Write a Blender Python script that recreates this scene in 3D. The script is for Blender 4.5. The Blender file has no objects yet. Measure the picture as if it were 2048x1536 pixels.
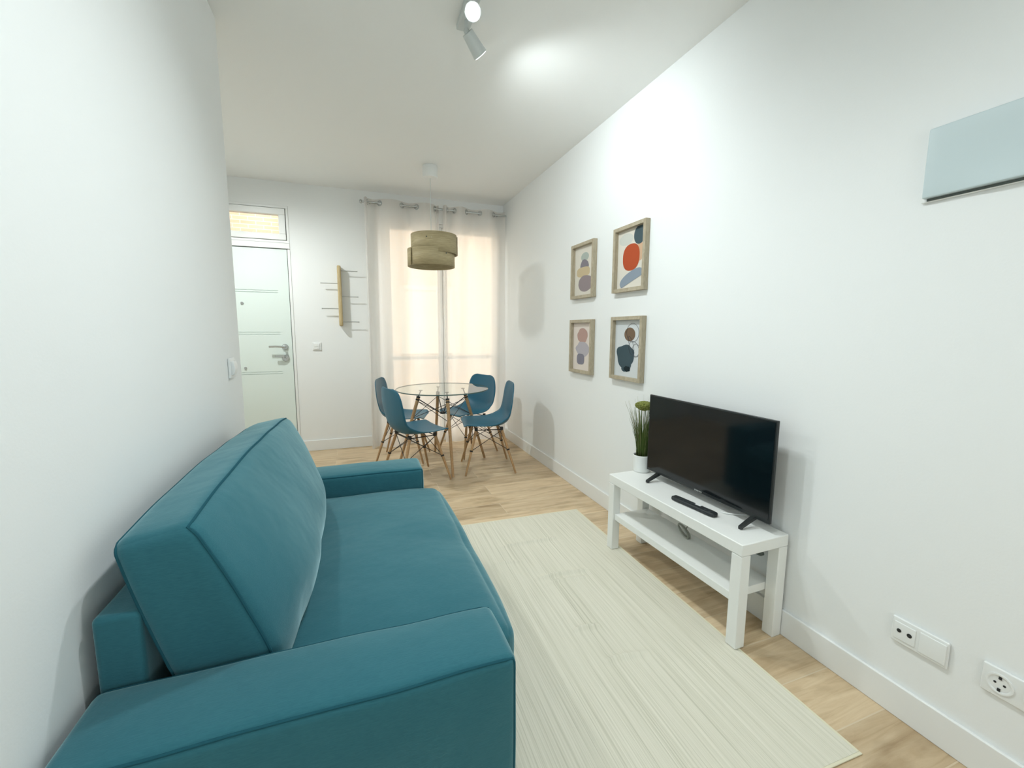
import bpy, bmesh, math, random
from mathutils import Vector, Matrix, noise
C = bpy.context.scene.collection
R = math.radians
PI = math.pi
random.seed(7)

# ------------------------------------------------------------------ room dimensions (metres, camera above the origin)
XW, XL, YB, YE, YR, H = 1.661, -0.55, 4.862, 2.50, -2.6, 2.702
XN = -1.80                       # side wall of the entrance nook

# ------------------------------------------------------------------ materials
def mat(name, col, rough=0.5, metal=0.0, spec=0.5, **kw):
    m = bpy.data.materials.new(name); m.use_nodes = True
    b = m.node_tree.nodes['Principled BSDF']
    b.inputs['Base Color'].default_value = (*col, 1); b.inputs['Roughness'].default_value = rough
    b.inputs['Metallic'].default_value = metal; b.inputs['Specular IOR Level'].default_value = spec
    for k, v in kw.items(): b.inputs[k.replace('_', ' ')].default_value = v
    return m
class NT:
    def __init__(s, m): s.t = m.node_tree; s.b = s.t.nodes['Principled BSDF']
    def n(s, kind, **kw):
        nd = s.t.nodes.new(kind)
        for k, v in kw.items():
            if k.startswith('_'): nd.inputs[k[1:].replace('_', ' ')].default_value = v
            else: setattr(nd, k, v)
        return nd
    def l(s, a, ao, b, bi): s.t.links.new(a.outputs[ao], b.inputs[bi])
    def coords(s, scale, rot=(0,0,0), out='Object'):
        tc = s.n('ShaderNodeTexCoord'); mp = s.n('ShaderNodeMapping'); s.l(tc, out, mp, 'Vector')
        mp.inputs['Scale'].default_value = scale; mp.inputs['Rotation'].default_value = rot
        return mp
    def ramp(s, stops):
        r = s.n('ShaderNodeValToRGB'); e = r.color_ramp.elements
        while len(e) < len(stops): e.new(0.5)
        for i, (p, c) in enumerate(stops): e[i].position = p; e[i].color = (*c, 1)
        return r
    def bump(s, src, out, strength, dist):
        bp = s.n('ShaderNodeBump', _Strength=strength, _Distance=dist); s.l(src, out, bp, 'Height'); s.l(bp, 'Normal', s.b, 'Normal'); return bp

def wall_paint(name, col):
    m = mat(name, col, 0.62, spec=0.25); t = NT(m)
    nz = t.n('ShaderNodeTexNoise', _Scale=140.0, _Detail=3.0); mp = t.coords((1,1,1)); t.l(mp,'Vector',nz,'Vector')
    t.bump(nz, 'Fac', 0.06, 0.004); return m
M = {}
M['wall'] = wall_paint('white_wall_paint', (0.875, 0.895, 0.89))
M['ceil'] = wall_paint('white_ceiling_paint', (0.89, 0.90, 0.885))
M['trim'] = mat('white_trim', (0.86, 0.875, 0.865), 0.35)
M['door'] = mat('pale_mint_white_door', (0.76, 0.85, 0.81), 0.4)
M['gap'] = mat('gap_shade_and_dark_parts', (0.10, 0.12, 0.11), 0.8)  # dark colour for painted gap shade, also for dark small parts
M['bench'] = mat('white_lacquer', (0.88, 0.89, 0.86), 0.38)
M['plastic'] = mat('white_plastic', (0.84, 0.86, 0.85), 0.3)
M['blueplastic'] = mat('pale_blue_grey_plastic', (0.56, 0.66, 0.68), 0.4)
M['dark'] = mat('black_hole', (0.015, 0.018, 0.018), 0.6)
M['black'] = mat('black_plastic', (0.012, 0.016, 0.017), 0.35)
M['remote'] = mat('matt_black_plastic', (0.015, 0.02, 0.022), 0.55)
M['key'] = mat('grey_rubber_keys', (0.045, 0.055, 0.058), 0.6)
M['glint'] = mat('pale_painted_glint', (0.85, 0.87, 0.86), 0.3)  # pale colour standing in for a reflection on the remote
M['screen'] = mat('dark_screen_glass', (0.003, 0.006, 0.008), 0.09, spec=0.42)
M['silver'] = mat('satin_steel', (0.5, 0.52, 0.52), 0.3, 1.0)
M['chrome'] = mat('bright_steel', (0.55, 0.57, 0.57), 0.22, 1.0)
M['wire'] = mat('black_wire', (0.014, 0.015, 0.016), 0.45)
M['ceramic'] = mat('white_ceramic', (0.85, 0.87, 0.85), 0.45)
M['shell'] = mat('teal_plastic_shell', (0.016, 0.125, 0.20), 0.42, spec=0.4)
M['cable'] = mat('dark_green_grey_cable', (0.09, 0.115, 0.105), 0.5)
M['greycable'] = mat('grey_cable', (0.33, 0.34, 0.29), 0.5)
M['lampmetal'] = mat('white_grey_lamp_metal', (0.62, 0.66, 0.65), 0.4)
M['bulb'] = mat('opal_bulb', (0.8, 0.8, 0.76), 0.3)
M['asphalt'] = mat('grey_asphalt', (0.28, 0.27, 0.25), 0.9)
m = mat('lit_lamp_face', (1, 1, 1)); m.node_tree.nodes['Principled BSDF'].inputs['Emission Color'].default_value = (0.95, 1, 1, 1)
m.node_tree.nodes['Principled BSDF'].inputs['Emission Strength'].default_value = 14.0; M['lit'] = m

def wood(name, c1, c2, grain=(3, 3, 60), rough=0.5):
    m = mat(name, c1, rough, spec=0.35); t = NT(m)
    mp = t.coords(grain); nz = t.n('ShaderNodeTexNoise', _Scale=6.0, _Detail=6.0, _Distortion=0.6); t.l(mp,'Vector',nz,'Vector')
    r = t.ramp([(0.35, c1), (0.68, c2)]); t.l(nz,'Fac',r,'Fac'); t.l(r,'Color',t.b,'Base Color'); t.bump(nz,'Fac',0.12,0.002)
    return m
M['beech'] = wood('pale_beech', (0.52, 0.33, 0.17), (0.38, 0.22, 0.10), (40, 40, 3))
M['oakframe'] = wood('light_oak_frame', (0.48, 0.42, 0.31), (0.37, 0.315, 0.22), (30, 4, 4))
M['veneer'] = wood('ash_veneer', (0.50, 0.42, 0.25), (0.35, 0.285, 0.16), (2, 2, 45), 0.55)
M['rackwood'] = wood('pale_pine', (0.60, 0.48, 0.27), (0.46, 0.35, 0.18), (30, 30, 2))

def floor_mat():
    m = mat('wood_look_porcelain_planks', (0.5, 0.4, 0.28), 0.42, spec=0.4); t = NT(m)
    mp = t.coords((1, 1, 1)); mp.inputs['Location'].default_value = (0.22, 0.165, 0)
    br = t.n('ShaderNodeTexBrick', offset=0.31, offset_frequency=2, _Scale=1.0, _Mortar_Size=0.0022, _Mortar_Smooth=0.15, _Bias=0.0, _Brick_Width=1.18, _Row_Height=0.1905)
    br.inputs['Color1'].default_value = (0, 0, 0, 1); br.inputs['Color2'].default_value = (1, 1, 1, 1); br.inputs['Mortar'].default_value = (0.5, 0.5, 0.5, 1)
    t.l(mp, 'Vector', br, 'Vector')
    # per-plank shift of the grain
    mul = t.n('ShaderNodeVectorMath', operation='MULTIPLY_ADD'); mul.inputs[1].default_value = (7.3, 3.1, 5.0)
    t.l(br, 'Color', mul, 0); t.l(mp, 'Vector', mul, 2)
    g = t.n('ShaderNodeMapping'); g.inputs['Scale'].default_value = (1.5, 15, 1); t.l(mul, 'Vector', g, 'Vector')
    n1 = t.n('ShaderNodeTexNoise', _Scale=1.6, _Detail=7.0, _Roughness=0.62, _Distortion=0.9); t.l(g, 'Vector', n1, 'Vector')
    r1 = t.ramp([(0.26, (0.46, 0.325, 0.185)), (0.46, (0.64, 0.485, 0.305)), (0.68, (0.75, 0.60, 0.405))]); t.l(n1, 'Fac', r1, 'Fac')
    k = t.n('ShaderNodeMapping'); k.inputs['Scale'].default_value = (2.6, 6.5, 1); t.l(mul, 'Vector', k, 'Vector')
    n2 = t.n('ShaderNodeTexNoise', _Scale=1.3, _Detail=3.0); t.l(k, 'Vector', n2, 'Vector')
    r2 = t.ramp([(0.33, (0.60, 0.55, 0.48)), (0.46, (1, 1, 1))]); t.l(n2, 'Fac', r2, 'Fac')
    mx = t.n('ShaderNodeMix', data_type='RGBA', blend_type='MULTIPLY'); mx.inputs[0].default_value = 0.6
    t.l(r1, 'Color', mx, 6); t.l(r2, 'Color', mx, 7)
    tone = t.ramp([(0.0, (0.84, 0.82, 0.80)), (1.0, (1.08, 1.08, 1.08))]); t.l(br, 'Color', tone, 'Fac')
    mt = t.n('ShaderNodeMix', data_type='RGBA', blend_type='MULTIPLY'); mt.inputs[0].default_value = 1.0
    t.l(mx, 2, mt, 6); t.l(tone, 'Color', mt, 7)
    mg = t.n('ShaderNodeMix', data_type='RGBA'); t.l(br, 'Fac', mg, 0); t.l(mt, 2, mg, 6); mg.inputs[7].default_value = (0.68, 0.56, 0.40, 1)
    t.l(mg, 2, t.b, 'Base Color'); t.bump(n1, 'Fac', 0.08, 0.003)
    return m
M['floor'] = floor_mat()

def fabric(name, c1, c2, weave=900, sheen=0.65):
    m = mat(name, c1, 0.9, spec=0.12); t = NT(m); b = t.b
    b.inputs['Sheen Weight'].default_value = sheen; b.inputs['Sheen Roughness'].default_value = 0.45; b.inputs['Sheen Tint'].default_value = (0.62, 0.88, 0.92, 1)
    mp = t.coords((1, 1, 1)); n1 = t.n('ShaderNodeTexNoise', _Scale=5.0, _Detail=5.0); t.l(mp, 'Vector', n1, 'Vector')
    st = t.coords((60, 420, 420)); n2 = t.n('ShaderNodeTexNoise', _Scale=1.0, _Detail=4.0); t.l(st, 'Vector', n2, 'Vector')
    ad = t.n('ShaderNodeMath', operation='MULTIPLY_ADD'); ad.inputs[1].default_value = 0.35; t.l(n1, 'Fac', ad, 0)
    a2 = t.n('ShaderNodeMath', operation='MULTIPLY'); a2.inputs[1].default_value = 0.65; t.l(n2, 'Fac', a2, 0); t.l(a2, 0, ad, 2)
    r = t.ramp([(0.25, c1), (0.75, c2)]); t.l(ad, 0, r, 'Fac'); t.l(r, 'Color', b, 'Base Color')
    bp = t.bump(n2, 'Fac', 0.22, 0.0015)
    n3 = t.n('ShaderNodeTexNoise', _Scale=9.0, _Detail=2.0); t.l(mp, 'Vector', n3, 'Vector')
    b2 = t.n('ShaderNodeBump', _Strength=0.16, _Distance=0.03); t.l(n3, 'Fac', b2, 'Height'); t.l(b2, 'Normal', bp, 'Normal')
    return m
M['fabric'] = fabric('teal_blue_upholstery', (0.024, 0.122, 0.158), (0.038, 0.158, 0.195))
M['piping'] = mat('dark_teal_piping', (0.018, 0.092, 0.122), 0.85, spec=0.1)
M['print_paper'] = mat('print_paper', (0.78, 0.75, 0.70), 0.7, spec=0.2)

def rug_mat():
    m = mat('ivory_flatweave', (0.75, 0.73, 0.62), 0.95, spec=0.08); t = NT(m)
    mp = t.coords((300, 1.6, 1)); n1 = t.n('ShaderNodeTexNoise', _Scale=1.0, _Detail=3.0, _Roughness=0.7); t.l(mp, 'Vector', n1, 'Vector')
    m2 = t.coords((90, 0.6, 1)); n2 = t.n('ShaderNodeTexNoise', _Scale=1.0, _Detail=2.0); t.l(m2, 'Vector', n2, 'Vector')
    ad = t.n('ShaderNodeMath', operation='MULTIPLY_ADD'); ad.inputs[1].default_value = 0.7; t.l(n1, 'Fac', ad, 0)
    a2 = t.n('ShaderNodeMath', operation='MULTIPLY'); a2.inputs[1].default_value = 0.3; t.l(n2, 'Fac', a2, 0); t.l(a2, 0, ad, 2)
    r = t.ramp([(0.32, (0.52, 0.505, 0.395)), (0.47, (0.70, 0.675, 0.56)), (0.62, (0.80, 0.77, 0.66))]); t.l(ad, 0, r, 'Fac')
    t.l(r, 'Color', t.b, 'Base Color')
    m3 = t.coords((25, 260, 1)); n3 = t.n('ShaderNodeTexNoise', _Scale=1.0, _Detail=2.0); t.l(m3, 'Vector', n3, 'Vector')
    bp = t.bump(n1, 'Fac', 0.35, 0.003); b2 = t.n('ShaderNodeBump', _Strength=0.2, _Distance=0.002); t.l(n3, 'Fac', b2, 'Height'); t.l(b2, 'Normal', bp, 'Normal')
    return m
M['rug'] = rug_mat()
M['rughem'] = mat('cream_hem', (0.76, 0.72, 0.55), 0.95, spec=0.08)

def sheer_mat():
    m = bpy.data.materials.new('white_sheer_fabric'); m.use_nodes = True; t = m.node_tree
    for n in list(t.nodes): t.nodes.remove(n)
    out = t.nodes.new('ShaderNodeOutputMaterial'); tr = t.nodes.new('ShaderNodeBsdfTransparent'); tl = t.nodes.new('ShaderNodeBsdfTranslucent'); df = t.nodes.new('ShaderNodeBsdfDiffuse')
    tl.inputs['Color'].default_value = (0.93, 0.885, 0.84, 1); df.inputs['Color'].default_value = (0.86, 0.86, 0.84, 1); tr.inputs['Color'].default_value = (1, 1, 1, 1)
    a = t.nodes.new('ShaderNodeMixShader'); a.inputs[0].default_value = 0.45; t.links.new(df.outputs[0], a.inputs[1]); t.links.new(tl.outputs[0], a.inputs[2])
    b = t.nodes.new('ShaderNodeMixShader'); b.inputs[0].default_value = 0.88; t.links.new(tr.outputs[0], b.inputs[1]); t.links.new(a.outputs[0], b.inputs[2])
    t.links.new(b.outputs[0], out.inputs[0]); return m
M['sheer'] = sheer_mat()

def glass_mat(name, tint, mixfac=0.09, rough=0.02):
    m = bpy.data.materials.new(name); m.use_nodes = True; t = m.node_tree
    for n in list(t.nodes): t.nodes.remove(n)
    out = t.nodes.new('ShaderNodeOutputMaterial'); tr = t.nodes.new('ShaderNodeBsdfTransparent'); gl = t.nodes.new('ShaderNodeBsdfGlossy'); fr = t.nodes.new('ShaderNodeFresnel')
    fr.inputs[0].default_value = 1.45; tr.inputs[0].default_value = (*tint, 1); gl.inputs['Roughness'].default_value = rough
    ge = t.nodes.new('ShaderNodeNewGeometry'); iv = t.nodes.new('ShaderNodeMath'); iv.operation = 'SUBTRACT'; iv.inputs[0].default_value = 1.0; t.links.new(ge.outputs['Backfacing'], iv.inputs[1])
    mu = t.nodes.new('ShaderNodeMath'); mu.operation = 'MULTIPLY'; t.links.new(fr.outputs[0], mu.inputs[0]); t.links.new(iv.outputs[0], mu.inputs[1])
    mx = t.nodes.new('ShaderNodeMixShader'); t.links.new(mu.outputs[0], mx.inputs[0]); t.links.new(tr.outputs[0], mx.inputs[1]); t.links.new(gl.outputs[0], mx.inputs[2])
    t.links.new(mx.outputs[0], out.inputs[0]); return m
M['pane'] = glass_mat('clear_pane', (0.97, 0.98, 0.97))
M['dimpane'] = glass_mat('dimming_tint_pane', (0.66, 0.645, 0.61), rough=0.3)  # glass tint added to dim the overbright view outside
M['tableglass'] = glass_mat('table_glass', (0.95, 0.98, 0.965))
M['glassedge'] = mat('green_glass_edge', (0.10, 0.16, 0.15), 0.15)

def facade_mat():
    m = mat('sunlit_orange_brick', (0.7, 0.5, 0.35), 0.85, spec=0.1); t = NT(m)
    mp = t.coords((1, 1, 1), (R(90), 0, 0))
    br = t.n('ShaderNodeTexBrick', _Scale=1.0, _Mortar_Size=0.008, _Brick_Width=0.25, _Row_Height=0.07)
    br.inputs['Color1'].default_value = (0.80, 0.54, 0.36, 1); br.inputs['Color2'].default_value = (0.85, 0.61, 0.43, 1); br.inputs['Mortar'].default_value = (0.85, 0.76, 0.65, 1)
    t.l(mp, 'Vector', br, 'Vector'); t.l(br, 'Color', t.b, 'Base Color'); return m
M['facade'] = facade_mat()
M['facadeband'] = mat('cream_render', (0.86, 0.78, 0.62), 0.8)
def moss_mat():
    m = mat('moss_green', (0.17, 0.20, 0.03), 0.9); t = NT(m); nz = t.n('ShaderNodeTexNoise', _Scale=180.0, _Detail=4.0); mp = t.coords((1,1,1)); t.l(mp,'Vector',nz,'Vector')
    r = t.ramp([(0.35, (0.10, 0.13, 0.02)), (0.65, (0.30, 0.31, 0.07))]); t.l(nz,'Fac',r,'Fac'); t.l(r,'Color',t.b,'Base Color'); t.bump(nz,'Fac',0.8,0.01); return m
M['moss'] = moss_mat()
M['blade'] = mat('grass_green', (0.075, 0.125, 0.018), 0.6)
M['bladedry'] = mat('dry_grass', (0.26, 0.25, 0.12), 0.7)
M['soil'] = mat('dark_soil', (0.02, 0.025, 0.012), 0.95)

# ------------------------------------------------------------------ object helpers
def setp(o, label=None, cat=None, group=None, kind=None):
    if label: o['label'] = label
    if cat: o['category'] = cat
    if group: o['group'] = group
    if kind: o['kind'] = kind
    return o
def thing(name, loc, label, cat, rz=0, group=None):
    o = bpy.data.objects.new(name, None); C.objects.link(o); o.location = loc; o.rotation_euler = (0, 0, rz); o.empty_display_size = 0.05
    return setp(o, label, cat, group)
def add(name, bm, mats, parent=None, smooth=True, bevel=0, subsurf=0, solid=0, autos=35, kind=None, label=None):
    bmesh.ops.recalc_face_normals(bm, faces=bm.faces)
    me = bpy.data.meshes.new(name); bm.to_mesh(me); bm.free()
    for mm in (mats if isinstance(mats, (list, tuple)) else [mats]): me.materials.append(M[mm] if isinstance(mm, str) else mm)
    o = bpy.data.objects.new(name, me); C.objects.link(o)
    if parent: o.parent = parent
    if solid:
        md = o.modifiers.new('solid', 'SOLIDIFY'); md.thickness = solid; md.offset = 0
    if bevel:
        md = o.modifiers.new('bevel', 'BEVEL'); md.width = bevel; md.segments = 3; md.limit_method = 'ANGLE'; md.angle_limit = R(40); md.harden_normals = False
    if subsurf:
        md = o.modifiers.new('sub', 'SUBSURF'); md.levels = subsurf; md.render_levels = subsurf
    if smooth:
        for p in me.polygons: p.use_smooth = True
        bmt = bmesh.new(); bmt.from_mesh(me)
        for e in bmt.edges:
            if len(e.link_faces) == 2 and e.calc_face_angle(0) > R(autos): e.smooth = False
        bmt.to_mesh(me); bmt.free()
    if kind: o['kind'] = kind
    if label: o['label'] = label
    return o
def B(): return bmesh.new()
def box(bm, x0, y0, z0, x1, y1, z1, mi=0):
    v = [bm.verts.new(p) for p in ((x0,y0,z0),(x1,y0,z0),(x1,y1,z0),(x0,y1,z0),(x0,y0,z1),(x1,y0,z1),(x1,y1,z1),(x0,y1,z1))]
    for f in ((3,2,1,0),(4,5,6,7),(0,1,5,4),(1,2,6,5),(2,3,7,6),(3,0,4,7)):
        bm.faces.new([v[i] for i in f]).material_index = mi
    return v
def bx(*a, mi=0):
    bm = B(); box(bm, *a, mi=mi); return bm
def rod(bm, a, b, r0, r1=None, n=12, mi=0, cap=True):
    r1 = r0 if r1 is None else r1; a, b = Vector(a), Vector(b); d = (b - a).normalized()
    x = d.orthogonal().normalized(); y = d.cross(x); ra, rb = [], []
    for i in range(n):
        t = 2*PI*i/n; o = x*math.cos(t) + y*math.sin(t); ra.append(bm.verts.new(a + o*r0)); rb.append(bm.verts.new(b + o*r1))
    for i in range(n):
        bm.faces.new((ra[i], ra[(i+1)%n], rb[(i+1)%n], rb[i])).material_index = mi
    if cap: bm.faces.new(ra[::-1]).material_index = mi; bm.faces.new(rb).material_index = mi
def tube(bm, pts, r, n=8, closed=False, mi=0):
    pts = [Vector(p) for p in pts]; N = len(pts); rings = []; prev = None
    for i, p in enumerate(pts):
        if closed: d = pts[(i+1)%N] - pts[i-1]
        else: d = pts[min(i+1, N-1)] - pts[max(i-1, 0)]
        d.normalize()
        x = d.orthogonal().normalized() if prev is None else (prev - d*prev.dot(d)).normalized()
        prev = x; y = d.cross(x)
        rings.append([bm.verts.new(p + (x*math.cos(2*PI*k/n) + y*math.sin(2*PI*k/n))*r) for k in range(n)])
    for i in range(N if closed else N-1):
        a, b = rings[i], rings[(i+1) % N]
        for k in range(n): bm.faces.new((a[k], a[(k+1)%n], b[(k+1)%n], b[k])).material_index = mi
    if not closed: bm.faces.new(rings[0][::-1]).material_index = mi; bm.faces.new(rings[-1]).material_index = mi
def lathe(bm, prof, n=32, c=(0,0,0), mi=0, axis='z'):
    rows = []
    for r, h in prof:
        row = []
        for i in range(n):
            t = 2*PI*i/n; a, b = r*math.cos(t), r*math.sin(t)
            p = {'z': (a, b, h), 'x': (h, a, b), 'y': (a, h, b)}[axis]
            row.append(bm.verts.new((p[0]+c[0], p[1]+c[1], p[2]+c[2])))
        rows.append(row)
    for a, b in zip(rows, rows[1:]):
        for i in range(n): bm.faces.new((a[i], a[(i+1)%n], b[(i+1)%n], b[i])).material_index = mi
    return rows
def lathe_solid(bm, prof, **k):
    rows = lathe(bm, prof, **k); mi = k.get('mi', 0)
    bm.faces.new(rows[0][::-1]).material_index = mi; bm.faces.new(rows[-1]).material_index = mi
def samples(h, r, n):
    inner = [-h + r + (2*h - 2*r)*i/n for i in range(n+1)]
    e = [0, .12, .35, .65]
    return [-h + r*t for t in e] + inner + [h - r*t for t in reversed(e)]
def softbox(c, half, r, n, deform):
    """rounded, deformable box; returns bmesh and the map from box surface to final surface"""
    hx, hy, hz = half
    def fm(p):
        q = Vector((max(-hx+r, min(hx-r, p[0])), max(-hy+r, min(hy-r, p[1])), max(-hz+r, min(hz-r, p[2]))))
        d = Vector(p) - q
        if d.length > 1e-9: q = q + d.normalized()*r
        return deform(q, (p[0]/hx, p[1]/hy, p[2]/hz)) + Vector(c)
    bm = B(); S = [samples(half[i], r, n[i]) for i in range(3)]
    cache = {}
    def V(p):
        k = tuple(round(v, 6) for v in p)
        if k not in cache: cache[k] = bm.verts.new(fm(p))
        return cache[k]
    for ax in range(3):
        u, w = [i for i in range(3) if i != ax]
        for sgn in (-1, 1):
            for i in range(len(S[u])-1):
                for j in range(len(S[w])-1):
                    q = []
                    for di, dj in ((0,0),(1,0),(1,1),(0,1)):
                        p = [0,0,0]; p[ax] = sgn*half[ax]; p[u] = S[u][i+di]; p[w] = S[w][j+dj]; q.append(V(p))
                    try: bm.faces.new(q)
                    except ValueError: pass
    return bm, fm
def edge_loop(fm, half, ax, sgn, k=24):
    """closed loop of points along the 4 edges of one face of the soft box"""
    u, w = [i for i in range(3) if i != ax]; pts = []
    corners = [(-1,-1),(1,-1),(1,1),(-1,1)]
    for (a, b), (c, d) in zip(corners, corners[1:]+corners[:1]):
        for i in range(k):
            t = i/k; p = [0,0,0]; p[ax] = sgn*half[ax]; p[u] = half[u]*(a+(c-a)*t); p[w] = half[w]*(b+(d-b)*t); pts.append(fm(p))
    return pts
def dup(root, loc, rz, label, group=None):
    r = root.copy(); C.objects.link(r); r.location = loc; r.rotation_euler = (0, 0, rz); r['label'] = label
    if group: r['group'] = group
    for ch in list(root.children):
        c = ch.copy(); C.objects.link(c); c.parent = r
        for g in list(ch.children):
            d = g.copy(); C.objects.link(d); d.parent = c
    return r

# ------------------------------------------------------------------ setting
def struct(name, bm, mats, parent=None, **k):
    o = add(name, bm, mats, parent, **k)
    if not parent: o['kind'] = 'structure'
    return o
struct('floor', bx(XN-0.15, YR, -0.1, XW+0.0, YB+0.15, 0), 'floor', smooth=False)
struct('ceiling', bx(XN-0.15, YR-0.12, H, XW+0.15, YB+0.15, H+0.18), 'ceil', smooth=False)
struct('wall_right', bx(XW, YR-0.12, -0.1, XW+0.15, YB+0.15, H), 'wall', smooth=False)
struct('wall_left', bx(XN-0.15, YR, 0, XL, YE, H), 'wall', bevel=0.006)
struct('wall_nook', bx(XN-0.15, YE, 0, XN, YB+0.15, H), 'wall', smooth=False)
struct('wall_front', bx(XN-0.15, YR-0.12, -0.1, XW, YR, H), 'wall', smooth=False)
def holed_wall(x0, x1, y0, y1, z0, z1, holes):
    bm = B(); xs = sorted({x0, x1, *[v for h in holes for v in h[:2]]})
    for a, b in zip(xs, xs[1:]):
        zs = [(z0, z1)]
        for h in holes:
            if h[0] <= a and b <= h[1]:
                nz = []
                for (p, q) in zs:
                    if h[2] > p: nz.append((p, min(q, h[2])))
                    if h[3] < q: nz.append((max(p, h[3]), q))
                zs = nz
        for p, q in zs: box(bm, a, y0, p, b, y1, q)
    bmesh.ops.remove_doubles(bm, verts=bm.verts, dist=1e-5)
    return bm
DX0, DX1, DZ = -1.49, -0.575, 2.475          # entrance opening with transom
WX0, WX1, WZ = 0.30, 1.625, 2.44              # balcony window opening
struct('wall_back', holed_wall(XN-0.15, XW, YB, YB+0.15, -0.1, H, [(DX0, DX1, 0, DZ), (WX0, WX1, 0.03, WZ)]), 'wall', smooth=False)
def board(name, segs, parent=None):
    bm = B()
    for s in segs: box(bm, *s)
    return struct(name, bm, 'trim', bevel=0.003)
BH = 0.112
board('baseboard_right', [(XW-0.012, YR, 0, XW, YB, BH)])
board('baseboard_back', [(DX1+0.002, YB-0.012, 0, XW-0.0125, YB, BH)])
board('baseboard_left', [(XL, YR, 0, XL+0.012, YE, BH)])

# entrance door: leaf, frame, hardware
d1 = bpy.data.objects.new('door_1', None); C.objects.link(d1); d1.location = (0, YB, 0); d1['kind'] = 'structure'
d1['label'] = 'pale mint white entrance door with grooved panel and steel lever'; d1['category'] = 'door'
LX0, LX1, LZ = -1.45, -0.607, 2.062
bm = B(); g = 0.006
zs = [0.012]
for z in (0.83, 0.85, 1.228, 1.248, 1.64, 1.66): zs += [z - g/2, z + g/2]
zs.append(LZ)
box(bm, LX0, 0.012, 0.012, LX1, 0.05, LZ)
for i in range(0, len(zs), 2): box(bm, LX0, 0.005, zs[i], LX1, 0.0125, zs[i+1])
for i in range(1, len(zs)-1, 2):
    box(bm, LX0, 0.005, zs[i], LX0+0.09, 0.0125, zs[i+1]); box(bm, LX1-0.10, 0.005, zs[i], LX1, 0.0125, zs[i+1])
add('door_panel', bm, 'door', d1, smooth=False)
bm = B(); box(bm, LX1+0.007, -0.006, 0, DX1-0.001, 0.07, 2.062); box(bm, DX0+0.001, -0.006, 0, LX0-0.007, 0.07, 2.062); box(bm, DX0+0.001, -0.008, 2.07, DX1-0.001, 0.07, 2.122)
add('door_frame', bm, 'trim', d1, bevel=0.002)
bm = B(); box(bm, LX1+0.0005, 0.009, 0, LX1+0.0065, 0.06, 2.062); box(bm, LX0, 0.01, 2.0625, LX1+0.006, 0.06, 2.0695); box(bm, LX0-0.0065, 0.009, 0, LX0-0.0005, 0.06, 2.062)
add('door_gap_shade', bm, 'gap', d1, smooth=False)  # dark strips painted as the shade in the gap around the leaf
bm = B(); hx, hz = -0.672, 1.10
lathe_solid(bm, [(0.030, 0.006), (0.030, -0.006), (0.026, -0.012)], n=28, c=(hx, 0, hz), axis='y')
rod(bm, (hx, -0.005, hz), (hx, -0.055, hz), 0.010)
tube(bm, [(hx, -0.05, hz), (hx-0.012, -0.057, hz+0.002), (hx-0.04, -0.058, hz+0.006), (hx-0.08, -0.058, hz+0.008), (hx-0.135, -0.056, hz+0.006)], 0.0095, n=10)
add('door_handle', bm, 'silver', d1)
bm = B(); lathe_solid(bm, [(0.034, 0.006), (0.034, -0.008), (0.029, -0.014)], n=28, c=(hx, 0, hz-0.112), axis='y')
lathe_solid(bm, [(0.012, -0.010), (0.012, -0.022)], n=18, c=(hx, 0, hz-0.112), axis='y')
box(bm, hx-0.085, -0.045, hz-0.100, hx-0.005, -0.030, hz-0.082); rod(bm, (hx, -0.01, hz-0.112), (hx-0.006, -0.038, hz-0.095), 0.005)
add('door_lock', bm, 'silver', d1)
bm = B(); lathe_solid(bm, [(0.013, 0.006), (0.013, -0.003), (0.007, -0.004)], n=20, c=(-1.023, 0, 1.53), axis='y'); add('peephole', bm, 'silver', d1)
bm = B(); lathe_solid(bm, [(0.012, 0.006), (0.012, -0.006)], n=20, c=(-1.033, 0, 0.895), axis='y'); add('key_cylinder', bm, 'silver', d1)
# transom window over the door
w1 = bpy.data.objects.new('window_1', None); C.objects.link(w1); w1.location = (0, YB, 0); w1['kind'] = 'structure'
w1['label'] = 'small white framed transom window above the entrance door'; w1['category'] = 'window'
def ring_rect(bm, x0, z0, x1, z1, t, y0, y1):
    box(bm, x0, y0, z0, x1, y1, z0+t); box(bm, x0, y0, z1-t, x1, y1, z1); box(bm, x0, y0, z0+t, x0+t, y1, z1-t); box(bm, x1-t, y0, z0+t, x1, y1, z1-t)
bm = B(); ring_rect(bm, DX0+0.001, 2.124, DX1-0.001, DZ-0.001, 0.022, -0.004, 0.07); add('window_frame', bm, 'trim', w1, bevel=0.002)
bm = B(); ring_rect(bm, DX0+0.026, 2.150, DX1-0.029, DZ-0.027, 0.058, -0.012, 0.06); add('sash', bm, 'trim', w1, bevel=0.004)
bm = B(); ring_rect(bm, DX0+0.0235, 2.1465, DX1-0.0235, DZ-0.0235, 0.007, 0.002, 0.05); add('gasket', bm, 'gap', w1, smooth=False)
add('pane', bx(DX0+0.082, 0.02, 2.206, DX1-0.085, 0.026, DZ-0.083), 'dimpane', w1, smooth=False)
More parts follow.
